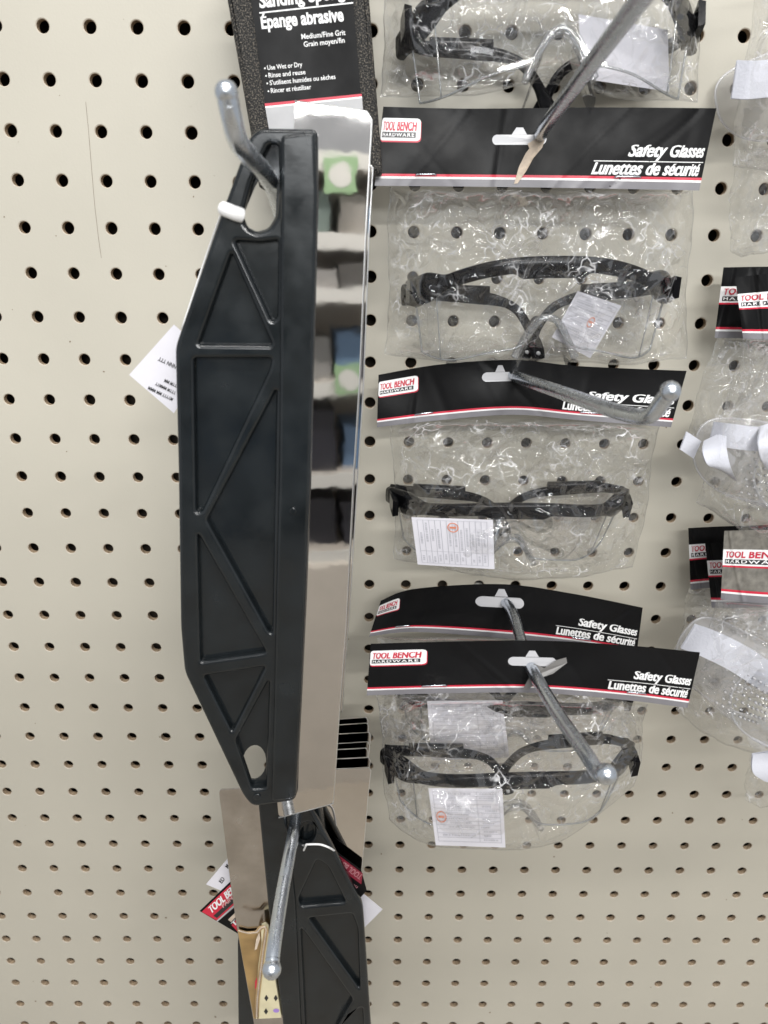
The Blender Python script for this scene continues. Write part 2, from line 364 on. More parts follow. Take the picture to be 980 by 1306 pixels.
def make_aisle():
    root = thing('shelving_unit', 'cream shelving across the aisle, seen only mirrored in the polished blade', 'shelf', (0.2, -1.75, 0))
    cream = mat('cream_steel', (0.66, 0.615, 0.555), 0.45); railm = mat('price_rail', (0.75, 0.75, 0.72), 0.4)
    b = MB(); b.box((-0.9, -2.2, 0), (1.3, -2.16, 1.93), cream); b.build('back_panel', root)
    b = MB(); b.box((-0.9, -1.75, 0.0), (1.3, -1.72, 0.79), cream); b.build('base_panel', root)
    for z in (1.88, 1.69, 1.56, 1.32, 1.06, 0.82):
        b = MB(); b.box((-0.9, -2.155, z - 0.03), (1.3, -1.755, z), cream); sh = b.build('shelf', root)
        b = MB(); b.box((-0.9, -1.752, z - 0.034), (1.3, -1.744, z + 0.006), railm); b.build('price_rail', sh)
    gm = mat('green_sign', (0.34, 0.52, 0.30), 0.5)
    for x, z in ((0.37, 1.835), (0.39, 1.335)):
        b = MB(); b.box((x - 0.04, -1.735, z - 0.04), (x + 0.04, -1.73, z + 0.04), gm)
        n = 20; b.add([(x + 0.028 * math.cos(6.2832 * k / n), -1.7285, z + 0.028 * math.sin(6.2832 * k / n)) for k in range(n)], [tuple(range(n))], railm)
        b.build('shelf_sign', root)
    cols = [(0.10, 0.10, 0.12), (0.16, 0.26, 0.42), (0.3, 0.3, 0.3), (0.45, 0.43, 0.4), (0.15, 0.2, 0.2), (0.7, 0.7, 0.7), (0.25, 0.32, 0.3)]
    rs = random.Random(5); k = 0
    for z, top in ((1.69, 0.13), (1.56, 0.07), (1.32, 0.18), (1.06, 0.2), (0.82, 0.18)):
        x = -0.3
        while x < 0.6:
            w = rs.uniform(0.07, 0.15); h = top * rs.uniform(0.55, 0.95); c = rs.choice(cols if z > 1.1 else [cols[0], cols[1], (0.03, 0.03, 0.04), cols[1]])
            b = MB(); b.box((x, -2.0, z + 0.001), (x + w, -1.79 - rs.uniform(0, 0.05), z + h), mat('carton_colour_%.2f_%.2f' % (c[0], c[2]), c, 0.45))
            o = b.build('carton'); tag(o, 'plain carton on the shelving across the aisle, seen only in the blade mirror', 'carton', 'cartons on the shelving across the aisle')
            x += w + rs.uniform(0.005, 0.03); k += 1
make_aisle()

# ================================================================== peg hooks
def hook(base_px, pts, label, r=0.0033, ball=1.25, group='steel peg hooks'):
    b = P(base_px[0], base_px[1], 0)
    c = round(b.x / PITCH); rr = round((ZTOP - b.z) / PITCH)
    hole = Vector((c * PITCH, 0, ZTOP - rr * PITCH))
    root = thing('peg_hook', label, 'hook', hole, group)
    w = [Vector(P(*p)) for p in pts]
    path = [hole + Vector((0, 0.010, 0.0)), hole + Vector((0, -0.004, 0))] + w
    path = smooth_path([tuple(p) for p in path], 8)
    mb = MB(); mb.tube(path, r, steel_m, 16); mb.build('rod', root)
    e = path[-1]; t = (path[-1] - path[-3]).normalized(); mb = MB()
    n = 8; pts_ = [e - t * r * 1.1] + [e + t * r * ball * 1.0 * -math.cos(math.pi * k / n) for k in range(1, n)]
    rad = [r * 1.02] + [max(r * ball * math.sin(math.pi * k / n), 0.0003) for k in range(1, n)]
    rad[1] = max(rad[1], r * 1.02)
    mb.tube(pts_, rad, steel_m, 16); mb.build('tip', root)
    return root
hook((672, 200), [(690, 171, 0.041), (735, 108, 0.113), (798, 24, 0.178), (835, -24, 0.208)], 'straight steel hook through the torn header card at the top of the photo')
hook((643, 476), [(658, 480, 0.041), (712, 499, 0.10), (775, 521, 0.15), (815, 531, 0.172), (832, 528, 0.180), (845, 512, 0.184), (855, 499, 0.187)], 'steel hook with upturned end, bent to the right across the second header card', 0.0033, 1.2)
hook((632, 741), [(649, 773, 0.050), (666, 822, 0.098), (681, 858, 0.1335), (715, 915, 0.168), (748, 962, 0.196), (763, 986, 0.207), (773, 987, 0.211)], 'long steel hook carrying the two lowest safety glasses cards', 0.0033, 1.35)
hook((405, 893), [(388, 985, 0.075), (375, 1060, 0.128), (362, 1130, 0.16), (350, 1205, 0.19), (347, 1236, 0.2)], 'steel hook pointing down at the bottom, carrying the lower stack of paint shields', 0.0036, 1.3)
hook((364, 284), [(352, 248, 0.11), (338, 222, 0.140), (316, 197, 0.165), (303, 178, 0.178), (296, 152, 0.184), (289, 118, 0.187)], 'steel hook with tall upturned end holding the black ribbed paint shield', 0.0036, 1.1)

# ================================================================== paint shields
def blade_part(root, poly, d, th=0.0008, m=blade_m, yaw=0.0):
    mb = MB(); plate(mb, [rounded(poly, 6)], d, th, 0.00015, m, res=1)
    mb.v = [yawed(v, d, yaw) for v in mb.v]; return mb.build('blade', root)
def yawed(v, d, yaw):
    x0 = P(372, 600, d).x; return (v[0], v[1] + (v[0] - x0) * math.tan(yaw), v[2])
UP = 0.136
shield_grp = 'black paint shields on the pegboard hooks'
def upper_shield():
    root = thing('paint_shield', 'large black paint shield with triangle ribs and mirror blade, front one on the upturned hook', 'paint shield', P(352, 250, UP), shield_grp)
    outline = rounded([(318, 174), (331, 163), (405, 164), (406, 245), (397, 600), (391, 764), (384, 911), (378, 1022), (322, 1030), (310, 1016), (235, 858), (230, 800), (227, 600), (223, 443), (283, 270)], 9)
    hole1 = rounded([(321, 232), (337, 196), (343, 184), (355, 184), (356, 245), (353, 276), (343, 292), (328, 297), (315, 290), (309, 275)], 5)
    hole2 = ellipse(324.5, 972.5, 15, 22, 22, 0.08)
    pk = [[(295, 322), (253, 439), (347, 440)], [(300, 307), (347, 409), (353.5, 405), (354.5, 306), (330, 309)],
          [(247, 457), (346, 457), (344, 470), (257, 653), (250, 653)], [(352.5, 497), (347, 808), (343, 806), (264, 664)],
          [(252, 681), (256, 845), (339, 833)], [(260, 863), (338, 851), (296, 934)], [(343, 868), (339, 1006), (322, 1007), (301, 945)]]
    mb = MB()
    plate(mb, [outline, hole1] + [rounded(q, 4) for q in pk], UP, 0.0056, 0.0019, black_m, True, 4)        # rim and ribs
    inner = rounded([(322, 180), (335, 166), (400, 167), (394, 600), (380, 1015), (325, 1026), (314, 1013), (239, 856), (231, 600), (227, 445), (287, 270)], 9)
    plate(mb, [inner, rounded([(326, 236), (340, 216), (353, 238), (352, 276), (343, 291), (328, 296), (315, 289), (310, 275)], 5), hole2], UP - 0.0042, 0.0012, 0.0003, black_m)    # web behind the ribs
    spine = rounded([(358, 172), (402, 167), (405, 245), (396, 600), (390, 764), (383, 911), (377.5, 1019), (346, 1024), (349, 911), (352, 764), (356, 600), (358, 245)], 7)
    plate(mb, [spine], UP + 0.0022, 0.0054, 0.0016, black_m, True, 3)
    # white plastic loop wound round the rim, moulded dimples
    plate(mb, [ellipse(374, 652, 4.5, 4.5, 14)], UP + 0.0029, 0.0012, 0.0004, black_m, True)
    plate(mb, [ellipse(328, 1017, 5, 4, 14)], UP + 0.0008, 0.0015, 0.0005, black_m, True)
    mb.build('handle', root)
    bl = [(376, 129), (468, 141), (474, 151), (466, 300), (458, 490), (451, 600), (441, 800), (433, 905), (425, 1027), (356, 1041), (354, 1020), (362, 600)]
    blade_part(root, bl, UP - 0.0062, yaw=R(4.6))
    mb = MB()                                                                    # bright cut edge
    ed = [(376, 129), (468, 141), (474, 151), (466, 300), (458, 490), (451, 600), (441, 800), (433, 905), (425, 1027), (356, 1041)]
    mb.tube([yawed(P(x, y, UP - 0.0066), UP - 0.0066, R(4.6)) for x, y in ed], 0.00045, edge_m, 6); mb.build('blade_edge', root)
    return root
front = upper_shield()
mb = MB(); c0 = [P(285, 266, UP + 0.002), P(290, 268, UP + 0.0032), P(300, 272, UP + 0.0035), P(309, 275, UP + 0.002)]
mb.tube(smooth_path([tuple(p) for p in c0], 4), 0.0029, mat('white_tie', (0.85, 0.85, 0.85), 0.5), 10)
c1 = [P(285, 266, UP + 0.0015), P(284, 268, UP - 0.012), P(262, 330, 0.108), P(232, 420, 0.104)]
mb.tube(smooth_path([tuple(p) for p in c1], 6), 0.0005, MATS['white_tie'], 6)
tag(mb.build('tag_loop'), 'white plastic loop tied round the rim of the front black paint shield', 'tie')

def copy_tree(o, parent=None):
    c = o.copy(); COL.objects.link(c)
    if parent is not None: c.parent = parent
    for ch in list(o.children): copy_tree(ch, c)
    return c
def second_shield():
    d = 0.119
    root = thing('paint_shield', 'second paint shield of the upper hook, only its blade edge showing behind the front one', 'paint shield', P(360, 330, d), shield_grp)
    mb = MB(); plate(mb, [rounded([(318, 318), (396, 318), (388, 760), (380, 940), (300, 932), (245, 846), (240, 455)], 9)], d, 0.006, 0.0012, black_m, True)
    plate(mb, [rounded([(352, 322), (394, 322), (387, 760), (379, 936), (340, 936)], 6)], d + 0.002, 0.005, 0.0014, black_m, True); mb.build('handle', root)
    ed = [(400, 200), (468, 205), (475.5, 214), (470.5, 300), (463.5, 490), (456.5, 600), (447, 760), (440, 850), (436.5, 908), (380, 915)]
    blade_part(root, ed, d - 0.005)
    mb = MB(); mb.tube([P(x, y, d - 0.0054) for x, y in ed[:-1]], 0.00045, edge_m, 6); mb.build('blade_edge', root)
second_shield()
def stack_shield():
    d = 0.115
    root = thing('paint_shield', '', 'paint shield', P(405, 1040, d), shield_grp)
    mb = MB(); plate(mb, [rounded([(352, 1004), (405, 1000), (424, 1120), (418, 1410), (305, 1410), (303, 1200), (312, 1160)], 8)], d, 0.005, 0.001, black_m, True)
    plate(mb, [rounded([(384, 1006), (404, 1003), (423, 1120), (417, 1405), (392, 1405)], 6)], d + 0.002, 0.004, 0.0012, black_m, True); mb.build('handle', root)
    ed = [(392, 983), (430, 981), (471, 979), (473, 983), (469.5, 1014), (465, 1068), (461, 1112), (449, 1240), (441, 1400), (405, 1404)]
    blade_part(root, ed, d - 0.0035)
    mb = MB(); mb.tube([P(x, y, d - 0.0039) for x, y in ed[:-1]], 0.0004, edge_m, 6); mb.build('blade_edge', root)
    return root
stacked = stack_shield(); cs = P(472, 979, 0.115)
lab = ['rearmost paint shield of the lower stack, topmost black blade end beside the glasses', 'paint shield second from the back of the lower stack, slanting top edge',
       'paint shield third from the back of the lower stack, steeply slanting top edge', 'paint shield in the middle of the lower stack, level top edge',
       'paint shield third from the front of the right bladed lower stack', 'paint shield second from the front of the right bladed lower stack, narrow end',
       'frontmost right bladed paint shield of the lower stack, its beige reflecting blade showing']
tops = [(468, 914.5, 434, 906), (469, 922, 432, 914), (472, 934, 431, 924), (471, 937, 430, 934), (470, 946, 430, 946.5), (468, 954, 430, 955), (471, 966, 429, 967)]
stacked['label'] = lab[6]
for i, (x, y, x2, y2) in enumerate([tops[j] for j in (0, 1, 2, 4, 5, 6)]):
    d = 0.066 + 0.008 * i
    rot = R((-1.6, -1.0, -0.2, -0.9, -0.6, -0.3)[i])
    o = copy_tree(stacked); o['label'] = lab[i]
    M_ = Matrix.Rotation(rot, 3, 'Y'); o.rotation_euler = (0, rot, 0); o.location = P(x, y, d) - M_ @ (cs - stacked.location)

def lower_shield():
    D = 0.123
    root = thing('paint_shield', 'black ribbed paint shield at the bottom edge with its grey blade on the left', 'paint shield', P(388, 1060, D), shield_grp)
    outline = rounded([(329, 1008), (396, 1030), (422, 1078), (463, 1157), (466, 1200), (474, 1320), (476, 1420), (372, 1440), (360, 1300), (344, 1167)], 7)
    hole = ellipse(391, 1064, 11, 15, 20, 0.35)
    pk = [[(405, 1097), (381, 1148), (384, 1157), (441, 1152), (418, 1106)], [(384, 1184), (390, 1305), (394, 1400), (430, 1310), (450, 1276)], [(394, 1172), (449, 1166), (456, 1185), (459, 1262)],
          [(440, 1300), (462, 1285), (468, 1390), (412, 1400)]]
    mb = MB()
    plate(mb, [outline, hole] + [rounded(q, 4) for q in pk], D, 0.0056, 0.0019, black_m, True, 4)
    plate(mb, [rounded([(336, 1016), (399, 1035), (419, 1080), (460, 1159), (471, 1320), (472, 1416), (376, 1436), (364, 1300), (348, 1167)], 7), ellipse(391, 1064, 9, 13, 20, 0.35)], D - 0.0040, 0.0012, 0.0003, black_m)
    plate(mb, [rounded([(328, 1012), (362, 1018), (377, 1150), (384, 1300), (392, 1430), (374, 1434), (360, 1300), (343, 1167)], 6)], D + 0.0022, 0.0054, 0.0016, black_m, True, 3)
    mb.build('handle', root)
    blade_part(root, [(279, 1007), (340, 1004), (372, 1300), (382, 1428), (345, 1432), (324, 1305), (303, 1188), (295, 1133)], D - 0.0062, m=blade_old_m)
lower_shield()
# cardboard sleeve with torn corrugated edge
def sleeve():
    D = 0.1205
    root = thing('cardboard_sleeve', 'torn brown corrugated cardboard sleeve with printed diamonds over the lower blade', 'sleeve', P(325, 1299, D))
    mb = MB(); mb.sheet([(303.5, 1187), (315, 1190), (328, 1189), (333, 1183), (341, 1184), (358, 1298), (324, 1299), (310, 1225)], D - 0.0015, 0.0012, kraft_mirror_m); mb.build('reflection_sheet', root)  # brown sheet painted as the flap's reflection in the blade
    mb = MB(); mb.sheet([(333, 1184), (338, 1182), (342, 1186), (348, 1230), (359, 1298), (327, 1299.5), (326, 1280), (330, 1230), (334, 1202)], D + 0.0045, 0.0035, kraft_pr_m)
    for (x, y) in ((340, 1273), (352, 1273), (339.5, 1290)): mb.decal([(x - 2.6, y), (x, y - 4.2), (x + 2.6, y), (x, y + 4.2)], D + 0.0047, ink_m)
    mb.decal(ellipse(352.5, 1289, 4, 2.6, 10), D + 0.0047, purple_m)
    mb.decal([(325.5, 1252), (328, 1246), (328, 1258), (325.5, 1262)], D + 0.0047, red_m)
    mb.build('printed_flap', root)
    mb = MB(); pts = [(305, 1187), (316, 1190), (328, 1189), (333, 1183), (338, 1181.5), (340, 1186), (337, 1206), (332.5, 1240), (328.5, 1275), (327.5, 1298)]
    z = []; 
    for i in range(len(pts) - 1):
        n = max(3, int(math.hypot(pts[i + 1][0] - pts[i][0], pts[i + 1][1] - pts[i][1]) / 1.3))
        for k in range(n):
            t = k / n; s_ = (len(z) % 2) * 1.6 - 0.8
            z.append((pts[i][0] * (1 - t) + pts[i + 1][0] * t + s_, pts[i][1] * (1 - t) + pts[i + 1][1] * t + s_ * 0.6))
    mb.tube([P(x, y, D + 0.0052) for x, y in z], 0.00042, tear_m, 6)
    for off in (-1.9, 1.7): mb.tube([P(x + off, y + off * 0.5, D + 0.0048) for x, y in pts], 0.0005, kraft_m, 6)
    mb.build('corrugated_edge', root)
    mb = MB(); mb.sheet([(331, 1188), (332, 1197), (328, 1210), (325, 1212), (327, 1198)], D + 0.003, 0.0004, tear_m); mb.build('torn_strip', root)
sleeve()

# hang tags
def hang_tag(name, poly, d, label, paint, m=paper_m):
    mb = MB(); mb.sheet(poly, d, 0.0004, m); paint(mb, d + 0.00025)
    o = mb.build(name); return tag(o, label, 'tag')
def tag_rot(mb, lines, p, ang, size, d, m, lead=1.5):
    ux, uy = math.cos(ang), math.sin(ang)
    for i, t in enumerate(lines):
        x, y = p[0] - uy * size * lead * i * 1.0, p[1] + ux * size * lead * i
        w = len(t) * size * 0.72
        text_px(mb, t, (x, y), (x + ux * w, y + uy * w), size, d, m, 0.0, 0.02)
hang_tag('price_tag', [(165, 478), (222, 414), (268, 455), (222, 527)], 0.114, 'white paper tag sticking out behind the left edge of the front black paint shield',
         lambda mb, d: [tag_rot(mb, ['NNN YYY'], (226, 466), R(206), 5, d, ink_m), tag_rot(mb, ['YYYM MM', 'YYYM MMMYY', 'MYYYY MM MMM'], (229, 492), R(206), 4.0, d, ink_m, -2.2)] and None)
hang_tag('price_tag', [(263, 1128), (290, 1096), (312, 1120), (297, 1142)], 0.108, 'white paper tag with small black print above the red tag beside the lower blade',
         lambda mb, d: [tag_rot(mb, ['M'], (291, 1108), R(-52), 5, d, ink_m), tag_rot(mb, ['ED'], (283, 1127), R(-52), 5, d, ink_m)] and None)
def redtag(mb, d):
    mb.decal([(257.5, 1163), (296, 1126), (316, 1138), (276.5, 1174)], d, red_m)
    mb.decal([(275.5, 1175), (316, 1138.5), (319, 1140), (277, 1176)], d + 0.00001, cardback_m)
    text_px(mb, 'TOOL BENCH', (270, 1165), (311, 1127), 8, d + 0.0003, white_m, 0.1, 0.05, (-0.55, -0.9))
    mb.decal([(272.5, 1168), (306, 1137), (310, 1141), (277, 1171)], d + 0.00015, ink_m)
    text_px(mb, 'PAINTING', (285, 1158), (312, 1133), 4.5, d + 0.0004, mat('pink_ink', (0.6, 0.35, 0.35), 0.5), 0.15, 0.03)
    mb.decal([(291, 1173), (303, 1161), (305, 1165), (295, 1176)], d + 0.0002, tear_m)
    mb.decal([(295.5, 1180), (303, 1171), (309, 1178), (304, 1189)], d + 0.0002, red_m)
    text_px(mb, 'T', (299, 1182), (304, 1177), 6, d + 0.0004, white_m, 0, 0.05)
hang_tag('product_tag', [(255, 1162), (297, 1122), (330, 1150), (304, 1191)], 0.1085, 'red and black product tag with white lettering sticking out left of the lower grey blade', redtag, card_m)
def mirrored_tag(mb, d):
    dd = d  # solid tag standing in for one mirrored in the blade
    mb.decal([(430, 1089), (463, 1114), (461, 1128), (434, 1108)], dd, mat('dark_red_ink', (0.20, 0.012, 0.03), 0.45))
    text_px(mb, 'TOOL BENCH', (463, 1116), (427, 1091), 7, dd + 0.0003, mat('rose_ink', (0.40, 0.18, 0.2), 0.5), 0.15, 0.03)
    text_px(mb, 'PAINTING', (457, 1131), (438, 1118), 3, dd + 0.0003, mat('rose_ink', (0.40, 0.18, 0.2), 0.5), 0.15, 0.03)
hang_tag('product_tag', [(426, 1084), (461, 1110), (468, 1136), (455, 1150), (425, 1122)], 0.1165, 'dark red stand-in for a mirrored product tag, upside down lettering, right of the lower stack', mirrored_tag, card_m)
hang_tag('price_tag', [(455, 1133), (488, 1160), (464, 1184), (440, 1160)], 0.110, 'blank white tag corner sticking out right of the lower black paint shield', lambda mb, d: None)
mb = MB(); mb.tube([P(*q) for q in smooth_path([(391, 1077, 0.127), (408, 1077, 0.1275), (420, 1081, 0.127), (428, 1086, 0.119)], 5)], 0.0006, MATS['white_tie'], 8)
mb.tube([P(*q) for q in smooth_path([(391, 1077, 0.127), (386, 1086, 0.121), (380, 1082, 0.118)], 5)], 0.0006, MATS['white_tie'], 8)
tag(mb.build('tag_loop'), 'thin white plastic loop round the top of the bottom paint shield', 'tie')

# ================================================================== sanding sponge
def sponge():
    D = 0.050
    root = thing('sanding_sponge', 'dark grit sanding sponge with black printed label behind the upper paint shield', 'sponge', P(395, 200, D))
    mb = MB(); plate(mb, [rounded([(272, -100), (462, -118), (486, 190), (488, 222), (330, 240), (318, 162)], 5)], D, 0.025, 0.0025, sponge_m, False, 3); mb.build('foam_block', root)
    mb = MB(); d = D + 0.0008
    mb.sheet([(304, -118), (440, -127), (462, 137), (470, 225), (356, 240), (342, 158)], d, 0.0006, card_m)
    e = d + 0.0002
    tx = lambda t, p0, p1, cap, bold=0.0, sh=0.0: text_px(mb, t, p0, p1, cap, e + 0.0001, white_m, sh, bold, (0.115 * -1, -1.0))
    tx('Sanding Sponge', (331.5, 10), (449, -4), 15, 0.03)
    mb.decal([(331, 15.6), (450.5, 2.6), (450.7, 4.4), (331.2, 17.4)], e, white_m)
    tx('Épange abrasive', (334, 36.5), (439, 26.5), 14.5, 0.03)
    tx('Medium/Fine Grit', (385, 50), (441, 44.4), 6.6, 0.012); tx('Grain moyen/fin', (388, 59.8), (440, 54.2), 6.6, 0.012)
    for t, p0, p1 in (('Use Wet or Dry', (341.5, 89.3), (386, 84.8)), ('Rinse and reuse', (343, 99), (390, 94.5)), ("S'utilisent humides ou sèches", (344.5, 108.6), (428.3, 100.4)), ('Rincer et réutiliser', (346, 118.6), (397.4, 113.5))):
        tx(t, p0, p1, 5.9, 0.012); mb.decal(ellipse(p0[0] - 3.4, p0[1] - 2.2, 1.1, 1.1, 8), e, white_m)
    mb.decal([(337.6, 132), (461.4, 119.6), (461.8, 123), (338.3, 135.6)], e, red_m)
    mb.decal([(338.3, 135.6), (461.8, 123), (462, 125), (338.7, 137.8)], e, white_m)
    mb.decal([(338.7, 137.8), (462, 125), (470, 224), (356, 239)], e, cardback_m)
    mb.build('label_card', root)
sponge()

# ================================================================== header cards
def header_mesh(name, root, top, bot, d, label=None, design='wide', slot=None, tear=None, wave=0.0008, seed=0, worn=False):
    rs = np.random.RandomState(seed); ph = rs.uniform(0, 6, 4)
    folds = [(rs.uniform(0.05, 0.95), rs.uniform(-0.25, 0.25), rs.uniform(0.006, 0.03), rs.uniform(-0.0007, 0.0007)) for _ in range(9)]
    def base(u, v, lift=0.0):
        t = spline(top, u); b = spline(bot, u); q = t * (1 - v) + b * v
        dd = q[2] + lift + wave * (math.sin(5 * u + ph[0]) + 0.6 * math.sin(11 * u + 3 * v + ph[1]) + 0.5 * math.sin(19 * u - 4 * v + ph[2])) - 0.0012 * math.cos(math.pi * v) + sum(a_ * math.exp(-((u - u_ + k_ * (v - 0.5)) / w_) ** 2) for u_, k_, w_, a_ in folds) * wave / 0.0008
        return P(q[0], q[1], dd)
    top = [(*p, d) if len(p) == 2 else p for p in top]; bot = [(*p, d) if len(p) == 2 else p for p in bot]
    mb = MB()
    mb.grid(lambda u, v: base(u, v), 150, 20, card_m if not worn else cardworn_m)
    mb.grid(lambda u, v: base(u, v, -0.0014), 32, 8, cardback_m)
    for side in (0, 1): mb.grid(lambda u, v: base(side, u, -0.0014 * v), 8, 1, cardback_m)     # folded end
    mb.grid(lambda u, v: base(u, 0, -0.0014 * v), 32, 1, greystrip_m)
    L1, L2, L3 = 0.00016, 0.00032, 0.00048
    def strip(u0, v0, u1, v1, m, lift=L1, n=150, nv=2): mb.grid(lambda u, v: base(u0 + (u1 - u0) * u, v0 + (v1 - v0) * v, lift), n, nv, m)
    strip(0, 0.845, 1, 0.878, red_m); strip(0, 0.878, 1, 0.905, white_m); strip(0, 0.905, 1, 1.0, greystrip_m, nv=3)
    if design == 'wide':
        def rr(u0, v0, u1, v1, m, lift, ru=0.012, rv=0.05):
            def g(u, v):
                vv = v0 + (v1 - v0) * v; e = min(vv - v0, v1 - vv); q = max(0.0, 1 - e / rv); ins = ru * (1 - math.sqrt(max(0.0, 1 - q * q)))
                return base(u0 + ins + (u1 - u0 - 2 * ins) * u, vv, lift)
            mb.grid(g, 14, 24, m)
        rr(0.006, 0.15, 0.178, 0.445, red_m, L1); rr(0.004, 0.14, 0.176, 0.425, white_m, L2)
        text_fn(mb, 'TOOL BENCH', (0.017, 0.185, 0.163, 0.30), lambda u, v: base(u, v, L3), redlogo_m, 0.15, 0.035, 1.05)
        strip(0.013, 0.315, 0.16, 0.385, ink_m, L3, 8, 1)
        text_fn(mb, 'HARDWARE', (0.018, 0.328, 0.155, 0.374), lambda u, v: base(u, v, L3 + 0.0001), white_m, 0.0, 0.02, 1.25)
        text_fn(mb, 'Safety Glasses', (0.772, 0.455, 0.985, 0.648), lambda u, v: base(u, v, L2), white_m, 0.26, 0.05)
        strip(0.69, 0.655, 0.99, 0.665, white_m, L1, 12, 1)
        text_fn(mb, 'Lunettes de sécurité', (0.69, 0.678, 0.98, 0.828), lambda u, v: base(u, v, L2), white_m, 0.26, 0.05)
        for u0 in (0.165, 0.75):                                                 # staples
            mb.tube([base(u0, 0.862, 0.0002), base(u0 + 0.004, 0.85, 0.0008), base(u0 + 0.06, 0.845, 0.0008), base(u0 + 0.064, 0.858, 0.0002)], 0.0004, steel_m, 6)
    else:
        strip(0, 0.27, 1, 0.50, white_m, L1); strip(0, 0.50, 1, 0.525, red_m, L1)
        text_fn(mb, 'TOOL BENCH', (0.06, 0.30, 0.66, 0.39), lambda u, v: base(u, v, L3), redlogo_m, 0.15, 0.03, 1.05)
        strip(0.045, 0.41, 0.65, 0.475, ink_m, L2, 16, 1)
        text_fn(mb, 'HARDWARE', (0.06, 0.42, 0.63, 0.466), lambda u, v: base(u, v, L3), white_m, 0.0, 0.02, 1.25)
    if slot:
        us, vs, hw, hh = slot; pts = []
        for k in range(24):
            a = 2 * math.pi * k / 24; pts.append((us + (hw - hh * 0.2) * (1 if math.cos(a) > 0 else -1) + hh * 0.2 * math.cos(a), vs + hh * math.sin(a)))
        pts2 = [(us - hw * 0.28, vs - hh), (us - hw * 0.12, vs - hh * 2.4), (us + hw * 0.12, vs - hh * 2.4), (us + hw * 0.28, vs - hh)]
        sm = mat('slot_film', (0.50, 0.50, 0.52), 0.25)
        mb.add([base(x, y, L2) for x, y in pts], [tuple(range(24))], sm); mb.add([base(x, y, L2 * 1.3) for x, y in pts2], [(0, 1, 2, 3)], sm)
    if tear: tear(mb, base)
    o = mb.build('header_card', root)
    if label: o['label'] = label
    return o

# ================================================================== clear bags
def crease(xx, yy, n, rs, ext, wr, amp, lr, power=1.6, bend=20, clusters=0):
    h = np.zeros_like(xx)
    cl = [(rs.uniform(0, ext[0]), ext[1] * rs.uniform(0, 1) ** power, rs.uniform(0.006, 0.02), rs.uniform(0, math.pi)) for _ in range(clusters)]
    for k in range(n):
        if cl and rs.uniform() < 0.75:
            c = cl[rs.randint(len(cl))]; cx, cy = c[0] + rs.normal() * c[2] * 1.3, c[1] + rs.normal() * c[2]; a = c[3] + rs.normal() * 0.7
        else: cx = rs.uniform(0, ext[0]); cy = ext[1] * rs.uniform(0, 1) ** power; a = rs.uniform(0, math.pi)
        L = rs.uniform(*lr); w = rs.uniform(*wr); A = rs.uniform(*amp) * rs.choice([-1, 1])
        dx, dy = xx - cx, yy - cy; al = dx * math.cos(a) + dy * math.sin(a); pe = -dx * math.sin(a) + dy * math.cos(a) + (al * al) * rs.uniform(-bend, bend)
        h += A * np.exp(-(pe / w) ** 2) * np.clip(1 - (2 * al / L) ** 2, 0, 1)
    return h
